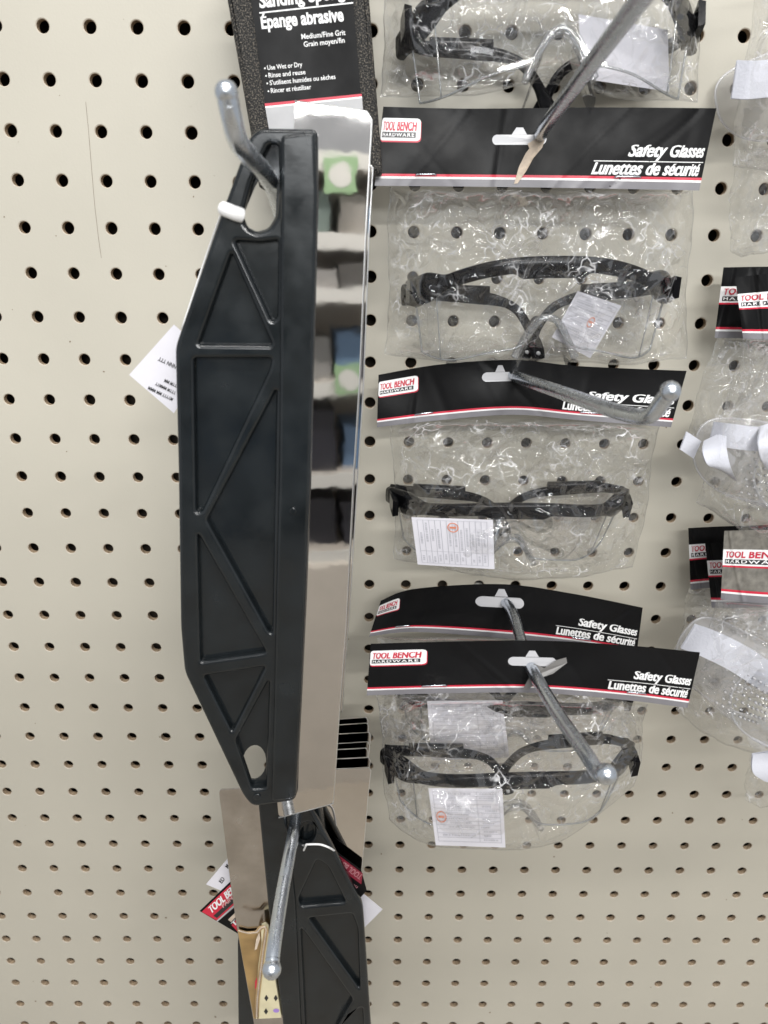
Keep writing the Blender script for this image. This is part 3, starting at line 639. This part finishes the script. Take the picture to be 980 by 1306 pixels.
def bag(root, top, bot, d0, bf, bb, seed, n=260, power=1.6, name='bag', nu=250, nv=180, amp=1.0, vexp=0.5):
    """two film sheets welded along the rim: picture outlines top/bot at distance d0, bulging bf forward and bb back"""
    rs = np.random.RandomState(seed)
    u = np.linspace(0, 1, nu + 1); v = np.linspace(0, 1, nv + 1)
    T = np.array([spline(top, x) for x in u]); B = np.array([spline(bot, x) for x in u])
    V = v[:, None]; U = u[None, :]
    px = T[None, :, 0] * (1 - V) + B[None, :, 0] * V; py = T[None, :, 1] * (1 - V) + B[None, :, 1] * V
    wig = np.sin(v * 7 + seed) * 2.2 + np.sin(v * 23 + seed * 2) * 0.7 + np.sin(v * 61 + seed) * 0.3
    px = px + wig[:, None] * ((1 - u) ** 6)[None, :] - (np.sin(v * 8 + seed * 3) * 2.4 + np.sin(v * 33) * 0.6)[:, None] * (u ** 6)[None, :]
    py = py + ((np.sin(u * 9 + seed) * 2.0 + np.sin(u * 27) * 0.8 + np.sin(u * 71 + seed) * 0.3)[None, :] * (V ** 6))
    env = (1 - np.abs(2 * U - 1) ** 4) * (1 - np.abs(2 * V - 1) ** 4) ** vexp
    VV = []; 
    for sgn, bul in ((1, bf), (-1, bb)):
        low = sum(rs.uniform(0.1, 0.35) * np.sin(U * rs.uniform(4, 28) + V * rs.uniform(-20, 20) + rs.uniform(0, 6)) for _ in range(9))
        d = d0 + sgn * bul * env * (1 + 0.09 * low)
        pts = PA(px, py, d)
        w = float(np.linalg.norm(pts[nv // 2, -1] - pts[nv // 2, 0])); hgt = float(np.linalg.norm(pts[-1, nu // 2] - pts[0, nu // 2]))
        xx = U * w + 0 * V; yy = V * hgt + 0 * U
        h = crease(xx, yy, int(n * 0.8), rs, (w, hgt), (0.0011, 0.0020), (0.0005, 0.0014), (0.006, 0.028), power, 25, 12) \
            + crease(xx, yy, n // 6, rs, (w, hgt), (0.0026, 0.0052), (0.0018, 0.0042), (0.018, 0.06), power, 12, 8) \
            + crease(xx, yy, n // 6, rs, (w, hgt), (0.0013, 0.0022), (0.0008, 0.0017), (0.03, 0.085), power * 0.8, 3) \
            + crease(xx, yy, 14, rs, (w, hgt), (0.006, 0.014), (0.0015, 0.004), (0.03, 0.1), 1.1, 6)
        edge = np.minimum(np.minimum(U, 1 - U) * 18, np.minimum(V, 1 - V) * 14).clip(0, 1)
        pts[..., 1] -= h * edge * amp
        pts[..., 2] += (h * 0.4) * edge
        VV.append(pts.reshape(-1, 3))
    k = (nu + 1) * (nv + 1); jj, ii = np.meshgrid(np.arange(nv), np.arange(nu), indexing='ij')
    q = jj * (nu + 1) + ii; quad = np.stack([q, q + 1, q + nu + 2, q + nu + 1], -1).reshape(-1, 4)
    rim = ((ii < 2) | (ii >= nu - 2) | (jj >= nv - 2)).reshape(-1).astype(np.int32)
    quad = np.concatenate([quad, quad + k]); mi = np.concatenate([rim, rim]); co = np.concatenate(VV).astype(np.float32)
    me = bpy.data.meshes.new(name); me.vertices.add(len(co)); me.vertices.foreach_set('co', co.ravel())
    me.loops.add(quad.size); me.loops.foreach_set('vertex_index', quad.ravel().astype(np.int32))
    me.polygons.add(len(quad)); me.polygons.foreach_set('loop_start', np.arange(0, quad.size, 4, dtype=np.int32))
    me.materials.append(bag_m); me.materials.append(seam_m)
    me.polygons.foreach_set('material_index', mi); me.polygons.foreach_set('use_smooth', np.ones(len(quad), dtype=bool)); me.update(calc_edges=True); me.validate()
    return link(name, me, root)

# ================================================================== safety glasses
G = {}
def prof(u):
    a = abs(u); s_ = 1 - a ** 3.6
    return (0.075 * u, -0.036 * s_, 0.0215 * (1 - a ** 2.6))
def glasses_meshes():
    def ysec(mb, us, h, t, m, zoff=0, yo=0.0):
        rings = []
        for u in us:
            x, y, z = prof(u); x2, y2, z2 = prof(u + 0.004 if u < 0.99 else u); x1, y1, z1 = prof(u - 0.004 if u > -0.99 else u)
            tx, ty = x2 - x1, y2 - y1; L = math.hypot(tx, ty); nx, ny = ty / L, -tx / L          # outward normal
            hh, tt = h(u), t(u); zc = z - hh / 2 + zoff(u) if callable(zoff) else z - hh / 2
            sec = []
            for k in range(12):
                a = 2 * math.pi * k / 12; c, s_ = math.cos(a), math.sin(a)
                c = math.copysign(abs(c) ** 0.5, c); s_ = math.copysign(abs(s_) ** 0.5, s_)
                sec.append((x + nx * c * tt / 2, y + ny * c * tt / 2 + yo, zc + s_ * hh / 2))
            rings.append(sec)
        n = len(rings); vs = [p for r_ in rings for p in r_]
        fs = [(i * 12 + k, i * 12 + (k + 1) % 12, (i + 1) * 12 + (k + 1) % 12, (i + 1) * 12 + k) for i in range(n - 1) for k in range(12)] + [tuple(range(12)), tuple((n - 1) * 12 + k for k in range(12))]
        mb.add(vs, fs, m, True)
    mb = MB()
    us = [-1 + 2 * k / 80 for k in range(81)]
    sst = lambda a, b, x: (lambda t: t * t * (3 - 2 * t))(min(max((x - a) / (b - a), 0.0), 1.0))
    hfun = lambda u: 0.0080 + 0.0030 * (1 - sst(0.20, 0.27, abs(u))) + 0.0085 * sst(0.70, 0.86, abs(u)) - 0.0045 * sst(0.9, 1.0, abs(u))
    ysec(mb, us, hfun, lambda u: 0.0044 + 0.0015 * sst(0.7, 0.85, abs(u)), frame_m, lambda u: 0.0062 * sst(0.70, 0.88, abs(u)))
    for s_ in (-1, 1):                                                             # corner blocks at the hinges
        sec = [((s_ * 0.0715, -0.020, 0.004), 0.0062), ((s_ * 0.0732, -0.010, 0.003), 0.0055), ((s_ * 0.0735, -0.002, 0.002), 0.0045), ((s_ * 0.0725, 0.003, 0.002), 0.0038)]
        vs = []
        for (x, y, z), h in sec:
            for dx, dz in ((-0.0018, -1), (0.0018, -0.85), (0.0018, 0.85), (-0.0018, 1)): vs.append((x + dx, y, z + dz * h))
        mb.add(vs, [(i * 4 + k, i * 4 + (k + 1) % 4, i * 4 + 4 + (k + 1) % 4, i * 4 + 4 + k) for i in range(3) for k in range(4)] + [(0, 1, 2, 3), (15, 14, 13, 12)], frame_m)
    G['brow_frame'] = mb
    mb = MB()
    def lens(u, v):
        uu = -0.93 + 1.86 * u; x, y, z = prof(uu); a = abs(uu)
        drop = 0.043 * (1 - 0.30 * max(0, (a - 0.55) / 0.38) ** 2.5) - 0.017 * math.exp(-(uu / 0.13) ** 2) * 1.0
        return (x * (1 - 0.06 * v), y * (1 - 0.10 * v * v), z - 0.004 - drop * v - 0.0)
    mb.grid(lens, 60, 14, lens_m); G['lens'] = mb
    mb = MB()
    rim = [lens(0.0, k / 10) for k in range(11)] + [lens(k / 60, 1) for k in range(1, 61)] + [lens(1, 1 - k / 10) for k in range(1, 11)]
    mb.tube(rim, 0.0006, lensedge_m, 6)
    for uu in (0.075, 0.925): mb.tube([lens(uu, k / 8) for k in range(9)], 0.00045, lensedge_m, 5)
    G['lens_rim'] = mb
    mb = MB()
    for off, r_ in ((0.0, 0.0020), (0.0035, 0.0017)):
        pts = smooth_path([(-0.0165, -0.031 + off, -0.031), (-0.0125, -0.031 + off, -0.023), (-0.006, -0.032 + off, -0.0125), (0, -0.0325 + off, -0.0095), (0.006, -0.032 + off, -0.0125), (0.0125, -0.031 + off, -0.023), (0.0165, -0.031 + off, -0.031)], 5)
        mb.tube(pts, r_, nose_m, 10)
    for s_ in (-1, 1): mb.grid(lambda u, v: (s_ * (0.006 + 0.0105 * u + 0.001 * math.sin(3 * v)), -0.0325 + 0.012 * v, -0.0125 - 0.028 * u - 0.003 * v), 8, 5, nose_m)
    G['nose_piece'] = mb
    for s_, key in ((-1, 'a'), (1, 'b')):
        mb = MB(); yb = 0.002 if s_ < 0 else 0.007
        p = smooth_path([(s_ * 0.072, 0.000, 0.004), (s_ * 0.062, yb, 0.001), (s_ * 0.042, yb, -0.001), (s_ * 0.022, yb, -0.0035), (s_ * 0.011, yb, -0.0085), (s_ * 0.0045, yb, -0.017), (s_ * -0.001, yb, -0.028), (s_ * -0.004, yb - 0.001, -0.037)], 6)
        n = len(p)
        def bar(pts, hh, tt):
            vs = []; k = len(pts)
            for i_, q_ in enumerate(pts):
                t_ = (pts[min(i_ + 1, k - 1)] - pts[max(i_ - 1, 0)]).normalized(); yd = Vector((0, 1, 0)); hd = t_.cross(yd).normalized()
                for a_ in range(10):
                    c_, d_ = math.cos(2 * math.pi * a_ / 10), math.sin(2 * math.pi * a_ / 10)
                    c_ = math.copysign(abs(c_) ** 0.6, c_); d_ = math.copysign(abs(d_) ** 0.6, d_)
                    vs.append(q_ + hd * c_ * hh(i_ / (k - 1)) + yd * d_ * tt)
            mb.add(vs, [(i_ * 10 + a_, i_ * 10 + (a_ + 1) % 10, i_ * 10 + 10 + (a_ + 1) % 10, i_ * 10 + 10 + a_) for i_ in range(k - 1) for a_ in range(10)] + [tuple(range(10)), tuple((k - 1) * 10 + a_ for a_ in range(9, -1, -1))], frame_m, True)
        bar(p, lambda f: 0.0036 - 0.0010 * sst(0.35, 0.5, f) + 0.0016 * math.sin(max(0, (f - 0.75) / 0.25) * math.pi * 0.85), 0.0017)
        bar(smooth_path([(s_ * 0.060, yb, 0.0018), (s_ * 0.027, yb, 0.0002)], 3), lambda f: 0.0044, 0.0024)      # adjusting sleeve
        q = p[-4]; mb.tube([(q[0], q[1] - 0.0036, q[2]), (q[0], q[1] + 0.0036, q[2])], 0.0011, mat('eyelet', (0.5, 0.5, 0.5), 0.4), 8)
        G['temple_' + key] = mb
glasses_meshes()
def glasses(pl, pr, dl, dr, tilt, label, scale=1.0, yaw=0):
    A, B = P(*pl, dl), P(*pr, dr); o_ = (A + B) / 2
    x = (B - A).normalized(); y = Vector((0, 1, 0)); y = (y - x * y.dot(x)).normalized(); z = x.cross(y)
    k = (B - A).length / 0.15 * scale
    M_ = Matrix(((x.x, y.x, z.x), (x.y, y.y, z.y), (x.z, y.z, z.z))) @ Matrix.Rotation(tilt, 3, 'X') * k
    root = thing('safety_glasses', label, 'safety glasses', o_, 'clear safety glasses inside the hanging bags')
    for key, nm in (('brow_frame', 'brow_frame'), ('lens', 'lens'), ('lens_rim', 'lens_rim'), ('nose_piece', 'nose_piece'), ('temple_a', 'temple'), ('temple_b', 'temple')):
        src = G[key]; mb = MB(); mb.mats = src.mats; mb.f = src.f; mb.m = src.m; mb.sm = src.sm
        mb.v = [tuple(o_ + M_ @ Vector(v)) for v in src.v]; mb.build(nm, root)
    return root

# ================================================================== paper slips
def slip(quad, dd, label, rows=11, turned=False, lines=True, seed=0, stamp=None):
    rs = random.Random(seed); mb = MB(); c = [np.array((*p, q), float) for p, q in zip(quad, dd)]
    def fn(u, v, l=0.0):
        q = c[0] * (1 - u) * (1 - v) + c[1] * u * (1 - v) + c[2] * u * v + c[3] * (1 - u) * v
        return P(q[0], q[1], q[2] + l + 0.0012 * math.sin(3 * u + 2 * v))
    mb.grid(lambda u, v: fn(u, v), 12, 10, paper_m); 
    if lines:
        g = (lambda u, v: fn(v, 1 - u, 0.0003)) if turned else (lambda u, v: fn(u, v, 0.0003))
        def st(u0, v0, u1, v1, m=greyink_m): mb.grid(lambda u, v: g(u0 + (u1 - u0) * u, v0 + (v1 - v0) * v), 6 if u1 - u0 > 0.1 else 1, 6 if v1 - v0 > 0.1 else 1, m)
        for k in range(rows + 1): v = 0.06 + 0.86 * k / rows; st(0.05, v, 0.95, v + 0.006)
        for u in (0.05, 0.64 if not turned else 0.3, 0.945): st(u, 0.06, u + 0.006, 0.925)
        for k in range(rows):
            for (a, b) in ((0.08, 0.6), (0.67, 0.9)) if not turned else ((0.07, 0.27), (0.33, 0.9)):
                if rs.random() < 0.2: continue
                u = a + (b - a) * rs.uniform(0, 0.35); e = a + (b - a) * rs.uniform(0.55, 1.0)
                while u < e:
                    w = rs.uniform(0.006, 0.016); v = 0.06 + 0.86 * (k + 0.32) / rows; st(u, v, u + w, v + 0.86 / rows * 0.36); u += w + rs.uniform(0.006, 0.016)
        if stamp:
            su, sv = stamp; n = 20
            ring = [fn(su + 0.07 * math.cos(6.283 * k / n) * r_, sv + 0.10 * math.sin(6.283 * k / n) * r_, 0.0005) for r_ in (1, 0.82) for k in range(n)]
            mb.add(ring, [(k, (k + 1) % n, n + (k + 1) % n, n + k) for k in range(n)], stamp_m)
            st2 = [fn(su + x, sv + y, 0.0005) for x, y in ((-0.04, -0.02), (0.04, -0.02), (0.04, 0.02), (-0.04, 0.02))]; mb.add(st2, [(0, 1, 2, 3)], stamp_m)
    return tag(mb.build('paper_slip'), label, 'paper slip', 'printed paper slips inside the glasses bags')

# ================================================================== the five packs of glasses
pk_grp = 'bagged safety glasses on the pegboard'
def pack(label, loc): return thing('glasses_pack', label, 'bagged glasses', loc, pk_grp)

# top pack (its card hangs above the picture)
r_ = pack('bag of safety glasses cut off by the top of the photo, above the torn card', P(690, -110, 0.04))
header_mesh('header_card', r_, [(494, -190), (690, -194), (905, -186)], [(488, -96), (690, -92), (892, -92)], 0.042, seed=9)
bag(r_, [(498, -98), (690, -96), (888, -96)], [(484, 122), (600, 124), (700, 106), (800, 126), (893, 132)], 0.022, 0.050, 0.016, 21, 300, 1.0)
glasses((507, 62), (886, 56), 0.018, 0.018, R(-14), 'safety glasses in the topmost bag, only lower half in view', 0.98)
slip([(738, 18), (852, 38), (854, 117), (742, 100)], (0.036, 0.026, 0.026, 0.036), 'blank white slip in the topmost glasses bag, right of its nose piece', lines=False)

# second pack: torn header card
r_ = pack('bagged glasses hanging from the black card with a torn slot, upper hook', P(690, 180, 0.039))
def tearB(mb, base):
    pts = [(0.530, 0.36), (0.546, 0.39), (0.541, 0.50), (0.520, 0.63), (0.504, 0.79), (0.481, 0.95), (0.470, 0.96), (0.481, 0.74), (0.497, 0.57), (0.506, 0.51), (0.500, 0.45)]
    mb.add([base(u, v, 0.0012 if 0 < i < 5 else 0.0005) for i, (u, v) in enumerate(pts)], [tuple(range(len(pts)))], tear_m)
header_mesh('header_card', r_, [(489, 136), (600, 138.5), (760, 137), (914, 138)], [(478, 237), (600, 238), (740, 240), (892, 243)], 0.039, slot=(0.475, 0.40, 0.075, 0.065), tear=tearB, seed=1)
bag(r_, [(498, 238), (640, 240), (760, 241), (884, 243)], [(492, 452), (570, 464), (690, 458), (800, 466), (874, 458)], 0.026, 0.047, 0.020, 22, 380, 1.3)
glasses((517, 377), (853, 373), 0.024, 0.024, R(2), 'safety glasses with arched black brow in the bag under the torn card')
slip([(737, 371), (793, 390), (753, 457), (704, 430)], (0.050, 0.044, 0.044, 0.050), 'slanting lined slip right of the nose piece under the arched glasses', 10, seed=2, stamp=(0.6, 0.45))

# third pack: card crossed by the bent hook
r_ = pack('bagged glasses on the bent card that the upturned hook crosses', P(655, 478, 0.037))
header_mesh('header_card', r_, [(483, 478, 0.032), (560, 465, 0.038), (655, 459, 0.040), (740, 467, 0.037), (876, 473, 0.034)], [(481, 545, 0.034), (560, 536, 0.037), (655, 529, 0.038), (740, 536, 0.037), (856, 545, 0.034)], 0.037, slot=(0.455, 0.30, 0.06, 0.085), seed=2)
bag(r_, [(500, 541), (620, 534), (740, 536), (842, 543)], [(505, 715), (580, 728), (655, 738), (740, 738), (810, 722)], 0.028, 0.046, 0.022, 23, 330, 1.3)
glasses((497, 630), (796, 632), 0.024, 0.024, R(20), 'safety glasses with a straight black brow above a slip on their left lens')
slip([(525, 659.5), (629, 663), (631, 726), (533, 720)], (0.067, 0.071, 0.070, 0.066), 'slip with sideways print and an orange stamp on the left lens', 12, True, seed=3, stamp=(0.5, 0.19))

# fourth and fifth pack on the long hook
r_ = pack('rear one of the two packs on the long hook, card half hidden', P(645, 768, 0.04))
header_mesh('header_card', r_, [(486, 766, 0.028), (530, 751, 0.042), (640, 745, 0.046), (730, 757, 0.044), (820, 775, 0.042)], [(471, 812, 0.036), (530, 806, 0.042), (640, 814, 0.044), (730, 823, 0.044), (812, 836, 0.042)], 0.042, slot=(0.50, 0.33, 0.075, 0.10), seed=3)
bag(r_, [(484, 812), (620, 812), (740, 824), (806, 834)], [(492, 985), (570, 1000), (655, 1004), (740, 1000), (815, 960)], 0.042, 0.036, 0.022, 24, 240, 1.3)
glasses((503, 868), (797, 874), 0.038, 0.038, R(14), 'safety glasses in the rear bag of the long hook, mostly hidden by the front pack')
slip([(545, 894), (641, 893), (650, 966), (551, 970)], (0.080, 0.080, 0.080, 0.080), 'grey lined slip in the rear bag just below the lowest card', 12, seed=4)

r_ = pack('front pack on the long hook, lowest and nearest of the glasses bags', P(680, 860, 0.125))
def flapE(mb, base):
    fm = mat('lifted_flap', (0.15, 0.145, 0.14), 0.35)
    pts = [(0.545, 0.36), (0.572, 0.30), (0.575, 0.40), (0.535, 0.62), (0.505, 0.70), (0.460, 0.96), (0.448, 0.93), (0.465, 0.72), (0.468, 0.52), (0.480, 0.44), (0.51, 0.52)]
    mb.add([base(u, v, 0.0016 + 0.003 * (v - 0.3)) for u, v in pts], [tuple(range(len(pts)))], fm)
header_mesh('header_card', r_, [(473, 821, 0.124), (580, 818, 0.127), (690, 817, 0.129), (800, 823, 0.128), (893, 832, 0.122)], [(468, 887, 0.124), (580, 884, 0.127), (690, 884, 0.129), (800, 893, 0.128), (877, 903, 0.122)], 0.125, slot=(0.475, 0.40, 0.07, 0.085), tear=flapE, seed=5)
bag(r_, [(480, 887), (600, 884), (740, 890), (826, 898)], [(496, 1045), (545, 1075), (650, 1086), (720, 1070), (812, 1000)], 0.110, 0.054, 0.024, 25, 330, 1.25)
glasses((490, 963), (803, 954), 0.110, 0.106, R(9), 'nearest safety glasses at the bottom, black brow sagging behind the hook tip')
slip([(546.5, 1005), (641, 1006), (645, 1081), (556, 1078)], (0.156, 0.158, 0.156, 0.154), 'white table slip with a red stamp on the nearest glasses', 12, seed=5, stamp=(0.13, 0.5))

# ================================================================== goggles packs along the right edge
gk_grp = 'bagged white strapped goggles at the right edge'
def gpack(label, loc): return thing('goggles_pack', label, 'bagged goggles', loc, gk_grp)
def ribbon(pts, wid, name, root, m=strap_m):
    """strap through (px,py,d) points, wid in metres, edge direction given by each point's 4th value"""
    mb = MB(); n = 8 * (len(pts) - 1); L = [spline(pts, k / n) for k in range(n + 1)]
    a = []; 
    for q in L:
        p = P(q[0], q[1], q[2]); w = Vector((math.cos(q[3]), -math.sin(q[4]) if len(q) > 4 else 0, math.sin(q[3]))).normalized() * wid / 2; a.append((p - w, p + w))
    for off in (0.0, 0.0012): mb.grid(lambda u, v: Vector(a[min(int(round(u * n)), n)][0]).lerp(a[min(int(round(u * n)), n)][1], v) + Vector((0, off, 0)), n, 4, m)
    return mb.build(name, root)
def goggles(cx, cy, d, rot, label, straps, sc=1.0, nubs=True):
    o_ = P(cx, cy, d); root = thing('safety_goggles', label, 'goggles', o_, 'clear vinyl goggles in bags'); M_ = Matrix.Rotation(rot, 3, 'Y')
    def sh(u, v):                                                                   # soft clear cup, open to the wall
        a = 2 * math.pi * u; k = 1 - 0.25 * v
        c, s_ = math.cos(a), math.sin(a); ex = 0.5
        x = 0.075 * sc * math.copysign(abs(c) ** 0.75, c) * k; z = 0.036 * sc * math.copysign(abs(s_) ** 0.75, s_) * k + 0.006 * math.cos(2 * a) * sc
        return o_ + M_ @ Vector((x, 0.028 - 0.05 * v ** 0.8, z))
    mb = MB(); mb.grid(sh, 60, 12, vinyl_m)
    for v in (0.0, 1.0): mb.tube([sh(k / 60, v) for k in range(61)], 0.0012 * sc, vinyl_m, 6)
    mb.build('vinyl_cup', root)
    mb = MB(); mb.grid(lambda u, v: o_ + M_ @ Vector(((u - 0.5) * 0.108 * sc, -0.024 - 0.006 * math.cos((u - 0.5) * 3), (v - 0.5) * 0.05 * sc)), 14, 6, lens_m); mb.build('lens', root)
    mb = MB()
    for i in range(9 if nubs else 0):
        for j in range(7):
            x = -0.062 * sc + i * 0.0052 * sc + (j % 2) * 0.0026 * sc; z = -0.018 * sc + j * 0.0056 * sc
            p = o_ + M_ @ Vector((x, -0.028 + abs(i - 4) * 0.001, z)); r0 = 0.0012 * sc
            mb.tube([p + Vector((0, 0.001, 0)), p + Vector((0, -0.0004, 0)), p + Vector((0, -0.0011, 0))], [r0, r0 * 0.85, r0 * 0.3], nub_m, 7)
    if nubs: mb.build('vent_nubs', root)
    for pts, w in straps: ribbon(pts, w, 'strap', root)
    return root

# top right
r_ = gpack('goggles bag cut by the top right corner of the photo', P(1000, -60, 0.05))
bag(r_, [(968, -60), (1040, -60), (1130, -60)], [(934, 212), (985, 216), (1040, 214), (1110, 216)], 0.035, 0.045, 0.02, 31, 200, 0.9, nu=170, nv=150)
goggles(1062, 85, 0.035, R(-20), 'clear goggles with a white strap in the top right bag', [([(937, 101, 0.052, 1.57), (960, 102, 0.056, 1.5), (1000, 98, 0.056, 1.5), (1040, 96, 0.05, 1.5)], 0.0165)], 0.62, False)
r_ = gpack('thin empty looking bag end hanging at the right edge above two small cards', P(1000, 140, 0.015))
bag(r_, [(936, 190), (985, 190), (1060, 192)], [(930, 318), (950, 328), (990, 322), (1050, 320)], 0.018, 0.010, 0.01, 32, 120, 0.9, nu=170, nv=150)
# middle right
r_ = gpack('rear small card of the pair at the right edge, card leaning left', P(985, 350, 0.03))
header_mesh('header_card', r_, [(923, 341), (990, 340), (1090, 340)], [(911.5, 431), (985, 432), (1085, 432)], 0.026, design='narrow', seed=6)
bag(r_, [(914, 430), (985, 431), (1080, 431)], [(873, 560), (930, 610), (1000, 640), (1090, 640)], 0.022, 0.016, 0.014, 33, 160, 0.9, nu=170, nv=150)
r_ = gpack('front small card of the pair at the right edge, card tilted the other way', P(990, 360, 0.05))
header_mesh('header_card', r_, [(938, 354), (1000, 347), (1100, 340)], [(948, 432), (1005, 433), (1104, 430)], 0.045, design='narrow', seed=7)
bag(r_, [(952, 432), (1005, 433), (1095, 431)], [(888, 640), (930, 668), (980, 690), (1090, 690)], 0.052, 0.052, 0.026, 34, 260, 0.9, nu=170, nv=150)
goggles(1020, 600, 0.048, R(8), 'clear goggles with curled white straps in the middle right bag', [
    ([(908, 553, 0.070, 1.5), (930, 556, 0.078, 1.57), (965, 560, 0.080, 1.57), (1010, 560, 0.074, 1.57)], 0.0130),
    ([(913, 556, 0.074, 0.5), (912, 575, 0.084, 0.2), (918, 595, 0.086, -0.1), (930, 607, 0.080, -0.6)], 0.0125),
    ([(985, 540, 0.080, 0.3), (982, 565, 0.09, 0.1), (984, 590, 0.09, -0.3), (992, 610, 0.085, -0.6)], 0.0120),
    ([(872, 562, 0.062, 1.35), (890, 574, 0.064, 1.3)], 0.0105)], 0.7)
# lower right
r_ = gpack('rearmost of the three overlapping small cards at the right edge', P(990, 690, 0.03))
header_mesh('header_card', r_, [(878, 673.5), (930, 671), (1060, 668)], [(881, 752), (935, 748), (1062, 746)], 0.022, design='narrow', seed=8)
bag(r_, [(880, 750), (950, 750), (1060, 748)], [(862, 830), (930, 850), (1000, 860), (1060, 860)], 0.018, 0.012, 0.01, 35, 120, 0.9, nu=170, nv=150)
r_ = gpack('middle one of the three overlapping small cards at the right edge', P(1000, 700, 0.05))
header_mesh('header_card', r_, [(899.5, 693), (950, 690), (1080, 684)], [(908, 775), (955, 775), (1085, 770)], 0.040, design='narrow', seed=9)
bag(r_, [(908, 773), (955, 774), (1080, 770)], [(880, 870), (930, 885), (1000, 890), (1080, 890)], 0.038, 0.014, 0.012, 36, 120, 0.9, nu=170, nv=150)
r_ = gpack('front worn grey card of three at the right edge over a goggles bag', P(1010, 690, 0.08))
header_mesh('header_card', r_, [(924, 677), (980, 676), (1110, 678)], [(919.5, 764.5), (980, 770), (1106, 776)], 0.070, design='narrow', seed=10, worn=True)
bag(r_, [(916, 765), (985, 770), (1100, 776)], [(862, 905), (900, 935), (950, 960), (1090, 985)], 0.075, 0.036, 0.028, 37, 320, 0.9, nu=170, nv=150)
goggles(982, 885, 0.070, R(28), 'clear goggles with rows of vent nubs in the lower right bag', [
    ([(878, 812, 0.082, 1.2), (905, 822, 0.092, 1.1), (945, 842, 0.096, 1.0), (990, 872, 0.092, 1.0)], 0.017),
    ([(975, 960, 0.09, 0.2), (975, 985, 0.094, 0.0), (988, 1000, 0.094, -0.3)], 0.014)], 0.72)
r_ = gpack('lowest bag corner at the right edge below the vent nub goggles', P(1010, 900, 0.04))
bag(r_, [(956, 960), (1000, 958), (1060, 956)], [(950, 1018), (975, 1030), (1010, 1026), (1060, 1028)], 0.03, 0.014, 0.01, 38, 90, 0.9, nu=170, nv=150)
